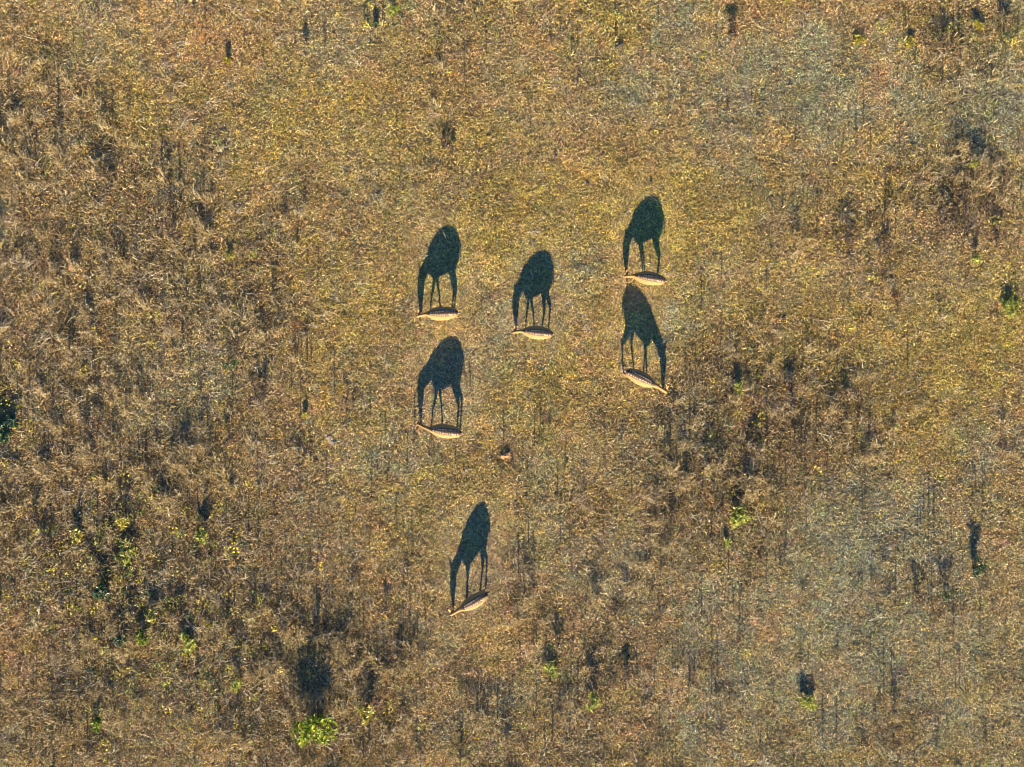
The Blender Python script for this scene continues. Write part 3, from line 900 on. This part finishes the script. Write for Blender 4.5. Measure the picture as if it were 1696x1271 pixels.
# ------------------------------------------------------------------ fallen branches, stones, straw heaps, earth
def branch(px, py, az, Lb, label, forks=3, rad=.016):
    o = plant('fallen_branch', px, py, label, 'branch', 'bleached branches lying on the grass', rz=az)
    b = MB(); pts = []; x = -Lb / 2; y = 0
    for i in range(6):
        pts.append((x, y, .05 + .05 * math.sin(i))); x += Lb / 5; y += R(-.05, .05) * Lb
    b.tube(pts, [rad, rad * .95, rad * .85, rad * .7, rad * .5, rad * .25], 6, .8)
    for k in range(forks):
        i = random.randint(1, 4); q = Vector(pts[i]); a = R(.4, 1.0) * random.choice((-1, 1)); l = Lb * R(.25, .45)
        e = q + Vector((math.cos(a) * l, math.sin(a) * l, R(.0, .12)))
        b.tube([q, q.lerp(e, .5) + Vector((0, R(-.03, .03), .02)), e], [rad * .6, rad * .5, rad * .2], 5, .6)
    m = b.mesh('fallen_branch', True); m.materials.append(M_pale); o2 = o
    link('wood', m, None, o)
    return o
branch(318, 1040, D(-60), .9, 'whitish forked dead branch beside the pale lime sprawling plant')
branch(68, 1000, D(80), .7, 'whitish dead branch in the lower left thicket')
branch(560, 300, D(5), .0 + .6, 'pale straight stick on tan grass above the upper left deer', 1, .009)
branch(1455, 1022, D(20), .7, 'pale curved dead branch on grey green grass at lower right', 2, .012)
branch(1580, 1022, D(-35), .6, 'greenish pale dead branch under the dark dry bush', 2, .012)
branch(1365, 1055, D(40), .7, 'thin pale stick left of the short dark shadow at lower right', 1, .009)
branch(1560, 90, D(-40), .5, 'pale twig under the dark brown weeds at top right', 3, .011)
branch(835, 1020, D(-58), .8, 'pale long stick right of the lowest deer', 1, .009)
branch(520, 540, D(-12), .6, 'pale bent stick left of the herd on brown weeds', 3, .011)

def lump(px, py, rx, ry, h, label, mat, name, cat, rough=.25):
    o_x, o_y = P(px, py)
    bm = bmesh.new(); bmesh.ops.create_icosphere(bm, subdivisions=3, radius=1)
    for v in bm.verts:
        n = v.co.copy(); k = 1 + rough * (float(vnoise(n.x * 2 + px, n.y * 2 + n.z * 3 + py, .9, 5)) - .5) * 2 + rough * .6 * (float(vnoise(n.x * 5 + px, n.y * 5 + n.z * 4, .9, 6)) - .5)
        v.co = Vector((n.x * rx * k, n.y * ry * k, n.z * h * k))
    me = bpy.data.meshes.new(name); bm.to_mesh(me); bm.free()
    me.polygons.foreach_set('use_smooth', [rough < .3] * len(me.polygons))
    o = link(name, me, mat, None, (o_x, o_y, hz(o_x, o_y) + h * .25)); o.rotation_euler = (0, 0, R(0, 6))
    tag(o, label, cat); return o
M_stone = flat_mat('pale_stone', (.25, .18, .11), .85)
M_earth = flat_mat('red_earth', (.27, .14, .06), .95)
M_dung = flat_mat('dark_clod', (.035, .028, .025), .9)
M_orange = flat_mat('orange_earth', (.42, .20, .08), .95)
lump(549, 728, .20, .13, .06, 'pale flat stone left of the stretched neck deer', M_stone, 'stone', 'stone', .5)
lump(428, 732, .11, .08, .05, 'broken pale stone in straw, left of the larger flat one', M_stone, 'stone', 'stone', .35)
lump(838, 754, .15, .11, .10, 'red earth mound below and right of the stretched neck deer', M_earth, 'earth_mound', 'mound', .45)
lump(119, 441, .17, .09, .07, 'orange earth mound in brown weeds at the left', M_orange, 'earth_mound', 'mound', .4)
lump(1309, 142, .06, .05, .06, 'small dark and orange earth clod at upper right', M_earth, 'earth_clod', 'clod', .4)
lump(1298, 527, .10, .05, .05, 'small dark clod on tan grass right of the right facing deer', M_dung, 'earth_clod', 'clod', .4)
lump(973, 305, .06, .05, .05, 'small dark clod above the middle deer, left one of two', M_dung, 'earth_clod', 'clod', .4)
lump(1078, 299, .07, .04, .05, 'small dark clod just above the topmost deer shadow', M_dung, 'earth_clod', 'clod', .4)
lump(920, 258, .05, .05, .05, 'smallest dark clod, above and left of the other two', M_dung, 'earth_clod', 'clod', .4)
lump(1486, 282, .05, .04, .05, 'small orange clod beside the tall stalk with thick shadow', M_orange, 'earth_clod', 'clod', .4)
# charred log at the top
o = plant('charred_log', 1026, 76, 'short charred black log lying near the top edge, right of centre', 'log', rz=D(40))
b = MB(); b.tube([(-.17, 0, .05), (-.08, .012, .055), (.05, -.008, .055), (.15, .01, .05)], [.035, .05, .048, .03], 9, .1)
m = b.mesh('wood', True); m.materials.append(M_dung); link('wood', m, None, o)
b = MB(); b.tube([(.06, 0, .07), (.13, .08, .12), (.2, .12, .13)], [.018, .012, .004], 6, .3)
m = b.mesh('branch_stub', True); m.materials.append(M_dung); link('branch_stub', m, None, o)

# heaps of bleached straw
def heap(px, py, r, label):
    o = plant('straw_heap', px, py, label, 'straw', 'bleached straw heaps')
    b = MB()
    for k in range(int(90 * r / .3)):
        rr = r * math.sqrt(random.random()) * .8; a = R(0, 6.283)
        b.blade((rr * math.cos(a), rr * math.sin(a), R(0, .08)), R(0, 6.283), R(.12, .34), R(.008, .016), R(.01, .12), 0, R(-.8, .8), 3, R(.4, 1), R(-1, 1))
    m = b.mesh('straw'); m.materials.append(M_weed); link('straw', m, None, o)
heap(181, 450, .28, 'whitish straw heap in the brown weeds at left')
heap(286, 550, .22, 'small whitish straw heap, right of and below the upper one at left')
heap(386, 520, .36, 'pale matted straw heap left of the dark weeds near the herd')
heap(416, 735, .34, 'pale straw heap around the broken stone at left')
heap(30, 785, .40, 'pale straw heap at the left edge')
heap(130, 760, .34, 'pinkish pale straw heap right of the left edge bush')
